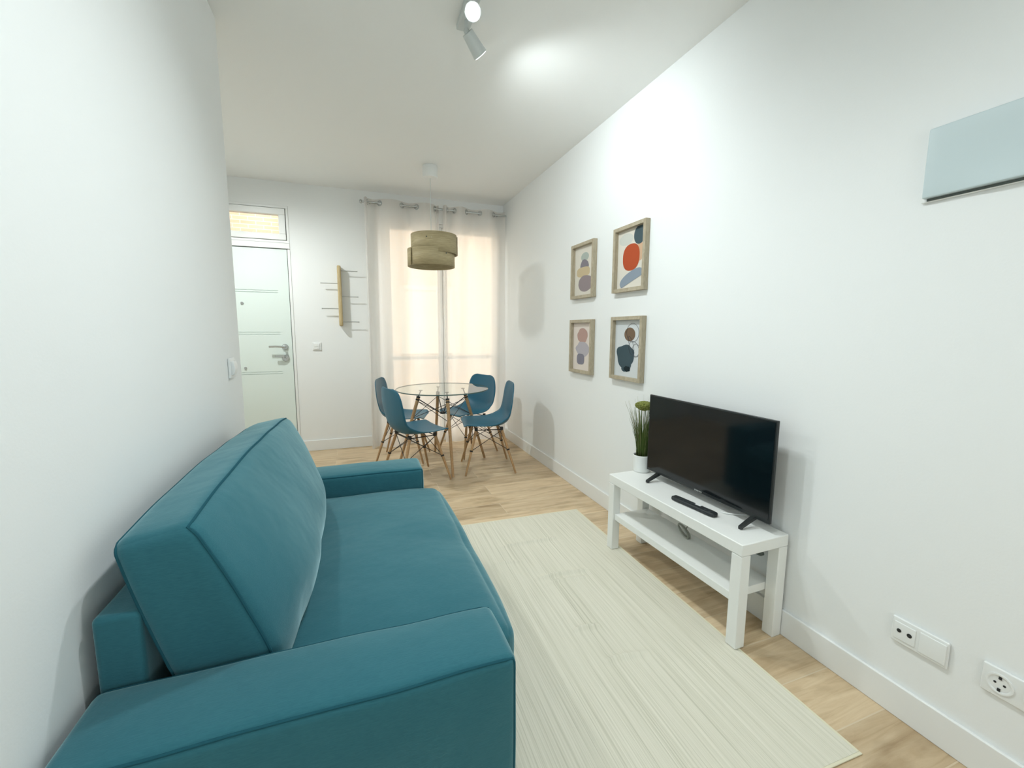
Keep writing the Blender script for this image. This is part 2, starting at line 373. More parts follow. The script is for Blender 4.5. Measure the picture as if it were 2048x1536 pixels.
# balcony window behind the curtains
w2 = bpy.data.objects.new('window_2', None); C.objects.link(w2); w2.location = (0, YB, 0); w2['kind'] = 'structure'
w2['label'] = 'tall two-leaf balcony window behind the sheer curtains'; w2['category'] = 'window'
bm = B(); ring_rect(bm, WX0+0.001, 0.031, WX1-0.001, WZ-0.001, 0.035, 0.02, 0.09); add('window_frame', bm, 'trim', w2, bevel=0.003)
xm = 0.948
for (a, b) in ((WX0+0.038, xm-0.002), (xm+0.002, WX1-0.038)):
    bm = B(); ring_rect(bm, a, 0.069, b, WZ-0.039, 0.048, 0.015, 0.075); box(bm, a+0.048, 0.02, 0.945, b-0.048, 0.07, 0.985)
    add('sash', bm, 'trim', w2, bevel=0.003)
    add('pane', bx(a+0.048, 0.045, 0.117, b-0.048, 0.051, WZ-0.087), 'pane', w2, smooth=False)
# street and the house opposite
struct('street', bx(-12, YB+0.15, -0.35, 14, 14, -0.12), 'asphalt', smooth=False)
nb = thing('building', (0.5, 9.2, -0.12), 'sunlit orange brick building seen through the transom window', 'building')
bm = B(); box(bm, -9, 0, 0, 9, 4, 4.9); add('facade', bm, 'facade', nb, smooth=False)
bm = B(); box(bm, -9, -0.05, 4.9, 9, 4, 6.2); add('upper_storey', bm, 'facadeband', nb, smooth=False)
for x in (-5.2, -2.4, 0.4, 3.2):
    bm = B(); ring_rect(bm, x, 0.9, x+1.1, 2.3, 0.08, -0.03, 0.01); box(bm, x+0.08, -0.01, 0.98, x+1.02, 0.005, 2.22); add('window', bm, 'facadeband', nb, smooth=False)

# ------------------------------------------------------------------ sofa
SO = (XL + 0.02, 0.825, 0.0)     # back outer corner nearest the camera; local x to the front, y along the length
sofa = thing('sofa', SO, 'teal blue two-seat fabric sofa with one long back cushion against the left wall', 'sofa')
L, AW, AZ, AX = 1.635, 0.21, 0.54, 0.85
def wr(p, s, a): return noise.noise(Vector(p)*s)*a
def arm(y0, seed):
    half = (AX/2, AW/2, (AZ-0.05)/2); c = (AX/2, y0+AW/2, 0.05+half[2])
    def df(q, u):
        q = q.copy(); top = max(0, u[2])
        q.z += 0.010*top*(1-u[1]**2)*(1-u[0]**6)
        q.x += 0.012*max(0, u[0])*(1-u[2]**2)*(1-u[1]**2)
        q.y += 0.008*u[1]*(1-u[0]**4)*(1-u[2]**2)
        n = wr(q+Vector((seed,0,0)), 6, 0.003); return q + Vector((n, n, n))
    bm, fm = softbox(c, half, 0.022, (16, 5, 10), df)
    o = add('armrest', bm, 'fabric', sofa, autos=80)
    bm = B()
    for s in (-1, 1): tube(bm, edge_loop(fm, half, 1, s, 30), 0.0034, 6, True)
    add('piping', bm, 'piping', o)
arm(0, 3.1); arm(L-AW, 9.7)
# base under the seat
bm, fm = softbox((AX/2+0.0, L/2, 0.165), ((AX-0.02)/2, L/2-AW-0.002, 0.115), 0.015, (6, 10, 3), lambda q, u: q)
add('base', bm, 'fabric', sofa, autos=80)
bm, fm = softbox((0.044, L/2, 0.385), (0.042, L/2-AW+0.004-0.006, 0.305), 0.014, (3, 16, 6), lambda q, u: q + Vector((0, 0, wr(q, 7, 0.003))))
fr = add('back_frame', bm, 'fabric', sofa, autos=80)
# seat cushion
half = (0.373, L/2-AW-0.004, 0.082)
def seat_df(q, u):
    q = q.copy(); e = (1-u[0]**2)*(1-u[1]**4)
    q.z += (0.022*e if u[2] > 0 else -0.0) + (0.006*noise.noise(Vector((q.x*5, q.y*4, 1.7))) if u[2] > 0 else 0)
    q.x += 0.028*max(0, u[0])*(1-u[1]**4)*(1-u[2]**2)
    q.z -= 0.012*max(0, u[0])**3*max(0, u[2])
    q.z -= 0.012*max(0, u[2])*math.exp(-((u[1]+0.02)**2)/0.02)*max(0, u[0])
    return q
bm, fm = softbox((0.557, L/2, 0.363), half, 0.045, (18, 26, 4), seat_df)
sc = add('seat_cushion', bm, 'fabric', sofa, autos=80)
bm = B(); tube(bm, [fm((half[0], half[1]*(i/40*2-1), -half[2])) for i in range(41)], 0.0035, 6); add('piping', bm, 'piping', sc)
# back cushion: leans from the seat to the wall
BCL = 1.175
half = (0.075, BCL/2, 0.200)
def bc_df(q, u):
    x, y, z = q
    t = (u[2]+1)/2                                   # 0 bottom .. 1 top
    far = (u[1]+1)/2
    xc = 0.240*(1-t) + 0.108*t + 0.040*far*t        # centre line leaning back (local sofa x)
    wid = (1.34*(1-t) + 1.0*t)
    x = xc + x*wid
    face = (1-abs(u[1])**3)*(1-u[2]**2)*(1-0.45*u[2])
    if u[0] > 0: x += u[0]*(0.085*face + 0.03*(1-abs(u[2])**2)*(0.45+0.55*abs(u[1])**6) + 0.012*noise.noise(Vector((y*4.5, z*5, 3.3)))*(1-u[2]**4))
    else: x += u[0]*0.012*face
    y = y*(1 - 0.02*(t**2)) + u[1]*0.012*(1-u[2]**2)
    z = z + (0.030*max(0, u[2])*(1-u[1]**2) + 0.012*far*max(0, u[2]) + max(0, u[2])*0.006*noise.noise(Vector((y*6, 0.4, 7.7))))
    z += max(0, u[2])*(-0.014)*u[0]*(-1)
    if u[0] > 0: x += u[0]*0.026*math.exp(-((u[1]+0.72)/0.4)**2)*(1-u[2]**2)*(1-u[1]**8)
    # soft vertical creases near the bottom front
    if u[0] > 0: x -= u[0]*0.012*math.exp(-((u[1]+0.72)**2)/0.004)*math.exp(-((u[2]+0.55)**2)/0.05)
    return Vector((x, y, z))
bm, fm = softbox((0, 0.215+0.007+BCL/2, 0.446+0.200), half, 0.028, (8, 30, 14), bc_df)
bc = add('back_cushion', bm, 'fabric', sofa, autos=80)
bm = B(); tube(bm, edge_loop(fm, half, 0, 1, 40), 0.0036, 6, True); tube(bm, edge_loop(fm, half, 0, -1, 40), 0.0036, 6, True)
add('piping', bm, 'piping', bc)
for (x, y) in ((0.06, 0.07), (AX-0.06, 0.07), (0.06, L-0.07), (AX-0.06, L-0.07)):
    bm = B(); lathe_solid(bm, [(0.022, 0.0065), (0.026, 0.052)], n=16, c=(x, y, 0)); add('foot', bm, 'black', sofa)

# ------------------------------------------------------------------ rug
ru = thing('rug', (1.393, 0.717, 0), 'ivory woven rug with fine stripes and a few wrinkles in front of the sofa', 'rug', R(-1.46))
RWX, RLY = 1.33, 1.868
ridges = [((0.755,2.252),(1.167,2.256),.007,.014), ((0.828,1.884),(1.138,1.880),.008,.014), ((0.853,1.829),(1.109,1.823),.005,.011),
          ((0.829,1.477),(0.957,1.478),.008,.013), ((0.849,1.285),(1.064,1.277),.006,.014), ((0.659,2.095),(0.842,2.074),.004,.012)]
cr, sr = math.cos(R(-1.46)), math.sin(R(-1.46))
def rug_h(lx, ly):
    X, Y = 1.393 + cr*lx - sr*ly, 0.717 + sr*lx + cr*ly; h = 0
    for (a, b, amp, sg) in ridges:
        t = (X-a[0])/(b[0]-a[0]); yy = a[1] + (b[1]-a[1])*t + 0.006*math.sin(t*5)
        end = max(0, 1 - (abs(t-0.5)*2)**4) if abs(t-0.5) < 0.5 else 0
        h += 1.9*amp*end*math.exp(-((Y-yy)/sg)**2)
    if 0.45 < X < 1.33 : h += 0.0012*max(0, noise.noise(Vector((X*3, Y*9, 0))))
    return h
bm = B(); nx, ny = 90, 230; T = 0.004
grid = [[bm.verts.new((-RWX + RWX*i/nx, RLY*j/ny, T + rug_h(-RWX + RWX*i/nx, RLY*j/ny))) for j in range(ny+1)] for i in range(nx+1)]
for i in range(nx):
    for j in range(ny): bm.faces.new((grid[i][j], grid[i+1][j], grid[i+1][j+1], grid[i][j+1]))
per = [grid[i][0] for i in range(nx+1)] + [grid[nx][j] for j in range(1, ny+1)] + [grid[i][ny] for i in range(nx-1, -1, -1)] + [grid[0][j] for j in range(ny-1, 0, -1)]
low = [bm.verts.new((v.co.x, v.co.y, 0.0004)) for v in per]
for k in range(len(per)): bm.faces.new((per[k], per[(k+1)%len(per)], low[(k+1)%len(per)], low[k]))
bm.faces.new(low)
add('woven_field', bm, 'rug', ru, autos=60)
bm = B()
box(bm, 0.0, 0, 0.0004, 0.009, RLY, 0.0045); box(bm, -RWX-0.009, 0, 0.0004, -RWX, RLY, 0.0045)
box(bm, -RWX-0.009, -0.009, 0.0004, 0.009, 0, 0.0045); box(bm, -RWX-0.009, RLY, 0.0004, 0.009, RLY+0.009, 0.0045)
add('hem', bm, 'rughem', ru, bevel=0.0015)

# ------------------------------------------------------------------ TV bench (0.90 x 0.26 x 0.45)
BR = 0.0265
bench = thing('tv_bench', (1.386, 1.161, 0), 'white lacquered low TV bench with lower shelf along the right wall', 'tv bench', BR)
W, D, Ht, LG = 0.26, 0.90, 0.45, 0.05
add('top', bx(0, 0, Ht-0.05, W, D, Ht), 'bench', bench, bevel=0.004)
for (x, y, z) in ((0,0,.0052), (0,D-LG,.0052), (W-LG,0,0.0005), (W-LG,D-LG,0.0005)):
    add('leg', bx(x+.0005, y+.0005, z, x+LG-.0005, y+LG-.0005, Ht-0.0505), 'bench', bench, bevel=0.003)
add('lower_shelf', bx(0.012, LG+0.001, 0.187, W-0.012, D-LG-0.001, 0.222), 'bench', bench, bevel=0.002)
def benchp(u, v, z=0):
    c, s = math.cos(BR), math.sin(BR); return Vector((1.386 + c*u - s*v, 1.161 + s*u + c*v, z))

# ------------------------------------------------------------------ television
tv = thing('television', (1.583, 1.196, Ht+0.0005), 'black flat-screen television on two splayed feet on the white bench', 'television', R(1.5))
TW, TZ0, TZ1 = 0.763, 0.040, 0.474
bm = B(); box(bm, -0.018, 0, TZ0, -0.005, TW, TZ1); o = add('casing', bm, 'black', tv, bevel=0.003)
bm = B(); box(bm, -0.005, 0.13, TZ0+0.03, 0.048, TW-0.13, TZ1-0.14); add('rear_housing', bm, 'black', tv, bevel=0.01)
add('screen', bx(-0.0192, 0.008, TZ0+0.016, -0.0178, TW-0.008, TZ1-0.008), 'screen', tv, smooth=False)
bm = B()
for k, wd in enumerate((0.007, 0.006, 0.008, 0.006, 0.007)): box(bm, -0.0198, TW/2-0.012+k*0.0095-0.012, TZ0+0.005, -0.0182, TW/2-0.012+k*0.0095-0.012+wd, TZ0+0.0115)
add('badge', bm, 'silver', tv, smooth=False, label='tiny silver badge')
for y in (0.075, TW-0.095):
    bm = B(); s = 1
    for tip in (-0.092, 0.070):
        a = Vector((-0.002, y, TZ0+0.006)); b = Vector((tip, y, 0.008))
        for (w0, w1) in ((0.011, 0.008),):
            d = (b-a).normalized(); sd = Vector((0,1,0)); up = d.cross(sd).normalized()
            vs = []
            for p, w in ((a, w0), (b, w1)):
                vs.append([bm.verts.new(p + sd*i*w + up*j*w*0.75) for i, j in ((-1,-1),(1,-1),(1,1),(-1,1))])
            for k in range(4): bm.faces.new((vs[0][k], vs[0][(k+1)%4], vs[1][(k+1)%4], vs[1][k]))
            bm.faces.new(vs[0][::-1]); bm.faces.new(vs[1])
        box(bm, min(tip, tip*0.9)-0.002, b.y-0.008, 0.0005, max(tip, tip*0.9)+0.002, b.y+0.008, 0.012)
    add('foot', bm, 'black', tv, bevel=0.002)

# remote control
rc = thing('remote_control', (1.470, 1.512, Ht+0.0005), 'black remote control lying on the bench in front of the television', 'remote control', R(7.5))
bm, fm = softbox((0, 0, 0.0095), (0.024, 0.122, 0.009), 0.0085, (4, 10, 2), lambda q, u: Vector((q.x*(1-0.10*(1-u[1]**2)), q.y, q.z)))
for v in bm.verts:                                   # round the two ends in plan
    t = max(0, abs(v.co.y) - 0.098)/0.024; v.co.x *= math.sqrt(max(0.05, 1 - t*t*0.8))
add('body', bm, 'remote', rc, autos=60)
for i in range(8):
    for j in range(3):
        if 2 <= i <= 3: continue
        bm = bx(-0.0125+j*0.0085, -0.098+i*0.024, 0.0180, -0.0065+j*0.0085, -0.088+i*0.024, 0.0197); add('button', bm, 'key', rc, bevel=0.001)
bm = B(); box(bm, 0.003, -0.034, 0.0170, 0.0232, -0.004, 0.0199); add('painted_glint', bm, 'glint', rc, bevel=0.0015, label='pale painted reflection patch')  # pale patch painted in for light reflected off the remote

# white lead under the television, coil behind the bench and bundle under its top
bm = B(); tube(bm, [(1.548, 1.425, Ht+.004), (1.556, 1.408, Ht+.004), (1.575, 1.392, Ht+.004), (1.60, 1.374, Ht+.0045), (1.63, 1.358, Ht+.0045)], 0.0033, 8)
setp(add('cable', bm, 'plastic', None), 'short white lead lying on the bench under the television', 'cable')
bm = B(); pts = []
for i in range(64):
    a = 2*PI*i/32; pts.append((1.560+0.006*math.sin(a*0.5), 1.66+0.040*math.cos(a), 0.272+0.018*math.sin(a)+0.016*math.cos(a)))
tube(bm, pts, 0.0042, 8); rod(bm, (1.56, 1.65, 0.281), (1.640, 1.68, 0.335), 0.003)
coil = setp(add('cable_coil', bm, 'greycable', None), 'grey looped cable resting on the lower shelf of the white bench', 'cable')
zmin = min(v.co.z for v in coil.data.vertices); coil.location.z = 0.2225 - zmin - 0.0
bm = B()
for k in range(3):
    pts = []
    for i in range(40):
        a = 2*PI*i/20; pts.append((1.585+0.007*k+0.006*math.sin(a*1.3+k), 1.275+0.045*math.cos(a+k*.6)+.004*k, 0.352+0.014*math.sin(a+k*.6)-0.008*k))
    tube(bm, pts, 0.0036, 7)
rod(bm, (1.59, 1.275, 0.36), (1.595, 1.275, 0.3995), 0.003)
setp(add('cable_bundle', bm, 'cable', None), 'dark tangled cable bundle tucked under the near end of the bench top', 'cable')

# ------------------------------------------------------------------ potted grass
pl = thing('potted_grass', (1.574, 2.043, Ht+0.0005), 'artificial grass plant with moss pompom in white pot beside the television', 'potted plant')
bm = B(); prof = [(0.046, 0.0), (0.050, 0.004), (0.0525, 0.03), (0.053, 0.07), (0.0525, 0.098), (0.050, 0.1005), (0.047, 0.098), (0.046, 0.086)]
lathe_solid(bm, prof, n=40)
for v in bm.verts:
    if 0.01 < v.co.z < 0.09: v.co.x *= 1+0.03*noise.noise(v.co*60); v.co.y *= 1+0.03*noise.noise(v.co*60)
add('pot', bm, 'ceramic', pl)
bm = B(); lathe_solid(bm, [(0.0455, 0.0872), (0.0455, 0.0925), (0.02, 0.096)], n=28); add('soil', bm, 'soil', pl)
def blades(nb, r0, r1, h0, h1, lean, w, rnd):
    bm = B()
    for i in range(nb):
        a = rnd.random()*2*PI; rr = r0*math.sqrt(rnd.random()); h = h0 + (h1-h0)*rnd.random(); ln = lean*(0.3+rnd.random()); a2 = a + rnd.uniform(-.5,.5)
        base = Vector((rr*math.cos(a), rr*math.sin(a), 0.09)); out = Vector((math.cos(a2), math.sin(a2), 0)); sd = Vector((-out.y, out.x, 0)); prev = None
        for k in range(6):
            t = k/5; p = base + Vector((0,0,h*t)) + out*ln*(t**1.8); p.x = min(p.x, 0.072)
            ww = w*(1-t**2*0.85); pr = [bm.verts.new(p - sd*ww), bm.verts.new(p + sd*ww + out*ww*.4)]
            if prev: bm.faces.new((prev[0], prev[1], pr[1], pr[0]))
            prev = pr
    return bm
rnd = random.Random(4)
setp(add('grass_blades', blades(190, 0.034, 0.05, 0.13, 0.30, 0.045, 0.0016, rnd), 'blade', pl, solid=0.0006), kind='stuff')
setp(add('dry_stems', blades(40, 0.036, 0.05, 0.24, 0.355, 0.075, 0.0009, rnd), 'bladedry', pl, solid=0.0006), kind='stuff')
bm = B()
bmesh.ops.create_icosphere(bm, subdivisions=5, radius=1.0)
for v in bm.verts:
    p = v.co.copy(); n = 1 + 0.10*noise.noise(p*4) + 0.07*noise.noise(p*11)
    v.co = Vector((p.x*0.052*n, p.y*0.052*n, p.z*0.027*n + 0.392 + 0.004*(p.x*p.x+p.y*p.y))) + Vector((0.0, -0.004, 0))
add('moss_pompom', bm, 'moss', pl)
bm = B()
for k in range(9):
    a = k*0.7; rod(bm, (0.012*math.cos(a), 0.012*math.sin(a), 0.09), (0.030*math.cos(a), 0.030*math.sin(a)-0.004, 0.385), 0.0012, n=6)
add('stems', bm, 'blade', pl)

# ------------------------------------------------------------------ framed prints on the right wall
def colmat(name, c):
    if name not in M: M[name] = mat(name, c, 0.75, spec=0.1)
    return name
def blob(bm, cy, cz, ry, rz, mi, x, rot=0, k=2.0, wob=0.0, seed=0, flat=None, n=40):
    vs = []
    for i in range(n):
        t = 2*PI*i/n; c, s = math.cos(t), math.sin(t)
        u = math.copysign(abs(c)**(2/k), c)*ry; w = math.copysign(abs(s)**(2/k), s)*rz
        f = 1 + wob*noise.noise(Vector((c*1.5+seed, s*1.5, seed))); u *= f; w *= f
        if flat is not None: w = max(w, -flat*rz)
        a = R(rot); vs.append(bm.verts.new((x, cy + u*math.cos(a) - w*math.sin(a), cz + u*math.sin(a) + w*math.cos(a))))
    bm.faces.new(vs).material_index = mi
FW, FH = 0.337, 0.412
def picture(y_far, ztop, label, paper, shapes, loops=(), tilt=0):
    p = thing('picture_frame', (XW-0.0005, y_far - FW/2, ztop - FH/2), label, 'framed picture', 0, 'framed abstract prints on the right wall')
    p.rotation_euler = (tilt, 0, 0)
    bm = B(); t, dp = 0.023, 0.034
    for s in (-1, 1):
        a = s*FW/2; b = s*(FW/2-t); box(bm, -dp, min(a,b), -FH/2, 0, max(a,b), FH/2)
        a = s*FH/2; b = s*(FH/2-t); box(bm, -dp, -FW/2+t, min(a,b), 0, FW/2-t, max(a,b))
    add('frame', bm, 'oakframe', p, bevel=0.0015)
    mats = [colmat(*paper)]; bm = B(); box(bm, -0.007, -FW/2+t, -FH/2+t, -0.003, FW/2-t, FH/2-t)
    iw, ih = FW-2*t, FH-2*t; x = -0.0072
    for sh in shapes:
        (u, v, ru_, rv, cn, cc) = sh[:6]; kw = sh[6] if len(sh) > 6 else {}
        nm = colmat(cn, cc)
        if nm not in mats: mats.append(nm)
        x -= 0.00025; blob(bm, iw*(0.5-u), ih*(0.5-v), ru_*iw, rv*ih, mats.index(nm), x, **kw)
    for (u, v, ru_, rv, rot) in loops:
        nm = colmat('ink_line', (0.10, 0.10, 0.11))
        if nm not in mats: mats.append(nm)
        pts = [(x-0.0008, iw*(0.5-u) + math.cos(2*PI*i/36)*ru_*iw*math.cos(R(rot)) - math.sin(2*PI*i/36)*rv*ih*math.sin(R(rot)), ih*(0.5-v) + math.cos(2*PI*i/36)*ru_*iw*math.sin(R(rot)) + math.sin(2*PI*i/36)*rv*ih*math.cos(R(rot))) for i in range(36)]
        tube(bm, pts, 0.0009, 5, True, mats.index(nm))
    add('print', bm, mats, p, smooth=False)
    return p
cream = ('cream_paper', (0.72, 0.68, 0.60)); grey = ('cool_paper', (0.66, 0.69, 0.70)); pink = ('blush_paper', (0.76, 0.68, 0.62))
picture(3.097, 1.936, 'oak framed print with small mauve, grey and ochre stones, upper one far from camera', cream, [
    (0.52, 0.22, 0.20, 0.09, 'sage_wash', (0.42, 0.47, 0.43)), (0.50, 0.40, 0.22, 0.12, 'plum_grey', (0.24, 0.22, 0.25), dict(wob=.2, seed=1)),
    (0.45, 0.52, 0.34, 0.10, 'ochre', (0.58, 0.47, 0.30), dict(k=3)), (0.58, 0.76, 0.40, 0.16, 'mauve', (0.30, 0.25, 0.26), dict(wob=.12, seed=4))])
picture(2.508, 1.938, 'oak framed print with large orange red oval under a dark slate oval', cream, [
    (0.30, 0.16, 0.26, 0.10, 'pale_grey_wash', (0.60, 0.61, 0.56)), (0.80, 0.42, 0.16, 0.15, 'peach_wash', (0.62, 0.42, 0.28)),
    (0.78, 0.14, 0.20, 0.155, 'slate', (0.07, 0.105, 0.12)), (0.50, 0.48, 0.30, 0.225, 'orange_red', (0.46, 0.088, 0.035), dict(k=2.4)),
    (0.52, 0.835, 0.42, 0.115, 'blue_grey', (0.27, 0.32, 0.38), dict(rot=-17, flat=.55, k=2.3))])
picture(3.097, 1.362, 'oak framed print with small pale pink and lilac stones', pink, [
    (0.50, 0.27, 0.27, 0.16, 'dusty_pink', (0.48, 0.32, 0.28), dict(wob=.15, seed=2)), (0.52, 0.56, 0.36, 0.15, 'lilac_grey', (0.47, 0.44, 0.48), dict(wob=.2, seed=5)),
    (0.42, 0.77, 0.20, 0.115, 'violet_grey', (0.24, 0.23, 0.28), dict(k=3.2))])
picture(2.505, 1.370, 'oak framed print with dark slate heart shape below a brown oval and ink loops', grey, [
    (0.55, 0.25, 0.20, 0.12, 'brown_oval', (0.20, 0.135, 0.09)), (0.40, 0.63, 0.345, 0.205, 'slate_blue', (0.062, 0.096, 0.112), dict(wob=.25, seed=3)),
    (0.46, 0.82, 0.19, 0.085, 'slate_blue', (0.062, 0.096, 0.112), dict(rot=-20)), (0.50, 0.86, 0.12, 0.05, 'deep_slate', (0.018, 0.03, 0.035), dict(wob=.3, seed=8))],
    loops=[(0.66, 0.22, 0.22, 0.16, 10), (0.72, 0.50, 0.20, 0.12, 35), (0.80, 0.52, 0.13, 0.11, -30), (0.62, 0.42, 0.20, 0.05, 60)])

# ------------------------------------------------------------------ electrical bits on the walls
fb = thing('electrical_panel', (XW-0.0005, 0.66, 1.775), 'pale blue grey electrical panel cover high on the right wall', 'electrical panel')
bm = B(); box(bm, -0.010, -0.20, -0.106, 0, 0.196, 0.107)
add('surround', bm, 'plastic', fb, bevel=0.003)
bm, fm = softbox((-0.017, -0.004, 0.004), (0.008, 0.192, 0.100), 0.005, (1, 14, 6), lambda q, u: q + Vector((-0.006*max(0, -u[0])*max(0, -u[2])**4*math.exp(-((u[1]-0.1)**2)/0.12), 0, 0)))
add('cover', bm, 'blueplastic', fb, autos=50)
bm = bx(-0.012, -0.195, -0.1035, -0.0095, 0.180, -0.0965); add('slot_shade', bm, 'gap', fb, smooth=False)  # dark strip painted as the shade line below the cover

def plate(name, loc, rz, w, h, label, cat, group=None):
    t = thing(name, loc, label, cat, rz, group)
    bm, fm = softbox((0, -0.005, 0), (w/2, 0.005, h/2), 0.004, (4, 1, 4), lambda q, u: q); add('face_plate', bm, 'plastic', t, autos=50)
    return t
# plates face local -y; rz -90 turns that to -x (right wall)
s1 = plate('wall_socket', (XW-0.0005, 0.724, 0.2995), R(-90), 0.146, 0.086, 'white double wall plate with two dark round aerial holes above the baseboard', 'wall socket')
bm, fm = softbox((-0.036, -0.011, 0), (0.029, 0.002, 0.029), 0.0018, (2, 1, 2), lambda q, u: q); add('insert', bm, 'plastic', s1, autos=50)
bm, fm = softbox((0.036, -0.011, 0), (0.033, 0.002, 0.033), 0.0018, (2, 1, 2), lambda q, u: q); add('blank_insert', bm, 'plastic', s1, autos=50)
for dx, rr in ((-0.050, 0.0062), (-0.022, 0.0068)):
    bm = B(); lathe_solid(bm, [(rr, -0.0125), (rr, -0.0142), (rr*0.6, -0.0146)], n=18, c=(dx, 0, 0.002), axis='y'); add('aerial_port', bm, 'dark', s1)
s2 = plate('wall_socket', (XW-0.0005, 0.503, 0.3055), R(-90), 0.150, 0.084, 'white double power socket plate at the right edge of the photo', 'wall socket')
for dx in (-0.037, 0.037):
    bm = B(); lathe(bm, [(0.0285, -0.0095), (0.0285, -0.013), (0.0245, -0.0135), (0.0225, -0.0125), (0.0215, -0.0105)], n=36, c=(dx, 0, 0), axis='y')
    o = add('socket_ring', bm, 'plastic', s2)
    bm = B(); lathe_solid(bm, [(0.0215, -0.0101), (0.0215, -0.0106)], n=36, c=(dx, 0, 0), axis='y'); add('socket_well', bm, 'plastic', s2)
    for (hx_, hz_) in ((-0.0095, 0.0), (0.0095, 0.0)):
        bm = B(); lathe_solid(bm, [(0.0032, -0.0105), (0.0032, -0.0112)], n=14, c=(dx+hx_, 0, hz_), axis='y'); add('pin_hole', bm, 'dark', s2)
    for zz in (0.0175, -0.0175):
        bm = bx(dx-0.003, -0.0132, zz-0.004, dx+0.003, -0.0104, zz+0.004); add('earth_clip', bm, 'dark', s2)
sw = plate('light_switch', (XL+0.0005, 2.30, 1.098), R(90), 0.085, 0.092, 'white rocker light switch on the left wall beyond the sofa', 'light switch')
bm, fm = softbox((0, -0.013, 0), (0.030, 0.005, 0.032), 0.003, (3, 1, 5), lambda q, u: q + Vector((0, -0.007*max(0, -u[1])*(1-u[2]**2), 0))); add('rocker', bm, 'plastic', sw, autos=50)
s3 = plate('light_switch', (-0.376, YB-0.0005, 1.105), 0, 0.084, 0.084, 'small white light switch on the back wall beside the entrance door', 'light switch')
for dz, hh in ((0.012, 0.018), (-0.020, 0.009)):
    bm, fm = softbox((0, -0.0125, dz), (0.027, 0.004, hh), 0.002, (2, 1, 2), lambda q, u: q); add('rocker', bm, 'plastic', s3, autos=50)

# ------------------------------------------------------------------ wooden peg rack on the back wall
pr = thing('peg_rack', (-0.131, YB-0.0005, 1.62), 'narrow vertical wooden peg rack with steel pegs on both sides, on back wall', 'wall rack')
bm, fm = softbox((0, -0.045, 0), (0.018, 0.044, 0.306), 0.012, (2, 4, 8), lambda q, u: q); add('board', bm, 'rackwood', pr, autos=60)
for (sd, z) in ((1, 0.255), (1, -0.005), (1, -0.262), (-1, 0.125), (-1, -0.130)):
    bm = B(); rod(bm, (sd*0.017, -0.062, z), (sd*0.175, -0.062, z), 0.0042, n=10); lathe_solid(bm, [(0.0062, 0.0), (0.0062, 0.006)], n=12, c=(0,0,0), axis='x')
    for v in bm.verts:
        if abs(v.co.x) < 0.0065 and abs(v.co.z) < 0.01 and abs(v.co.y) < 0.01: v.co += Vector((sd*0.175 - (0.003 if sd > 0 else 0.003), -0.062, z))
    add('peg', bm, 'silver', pr)

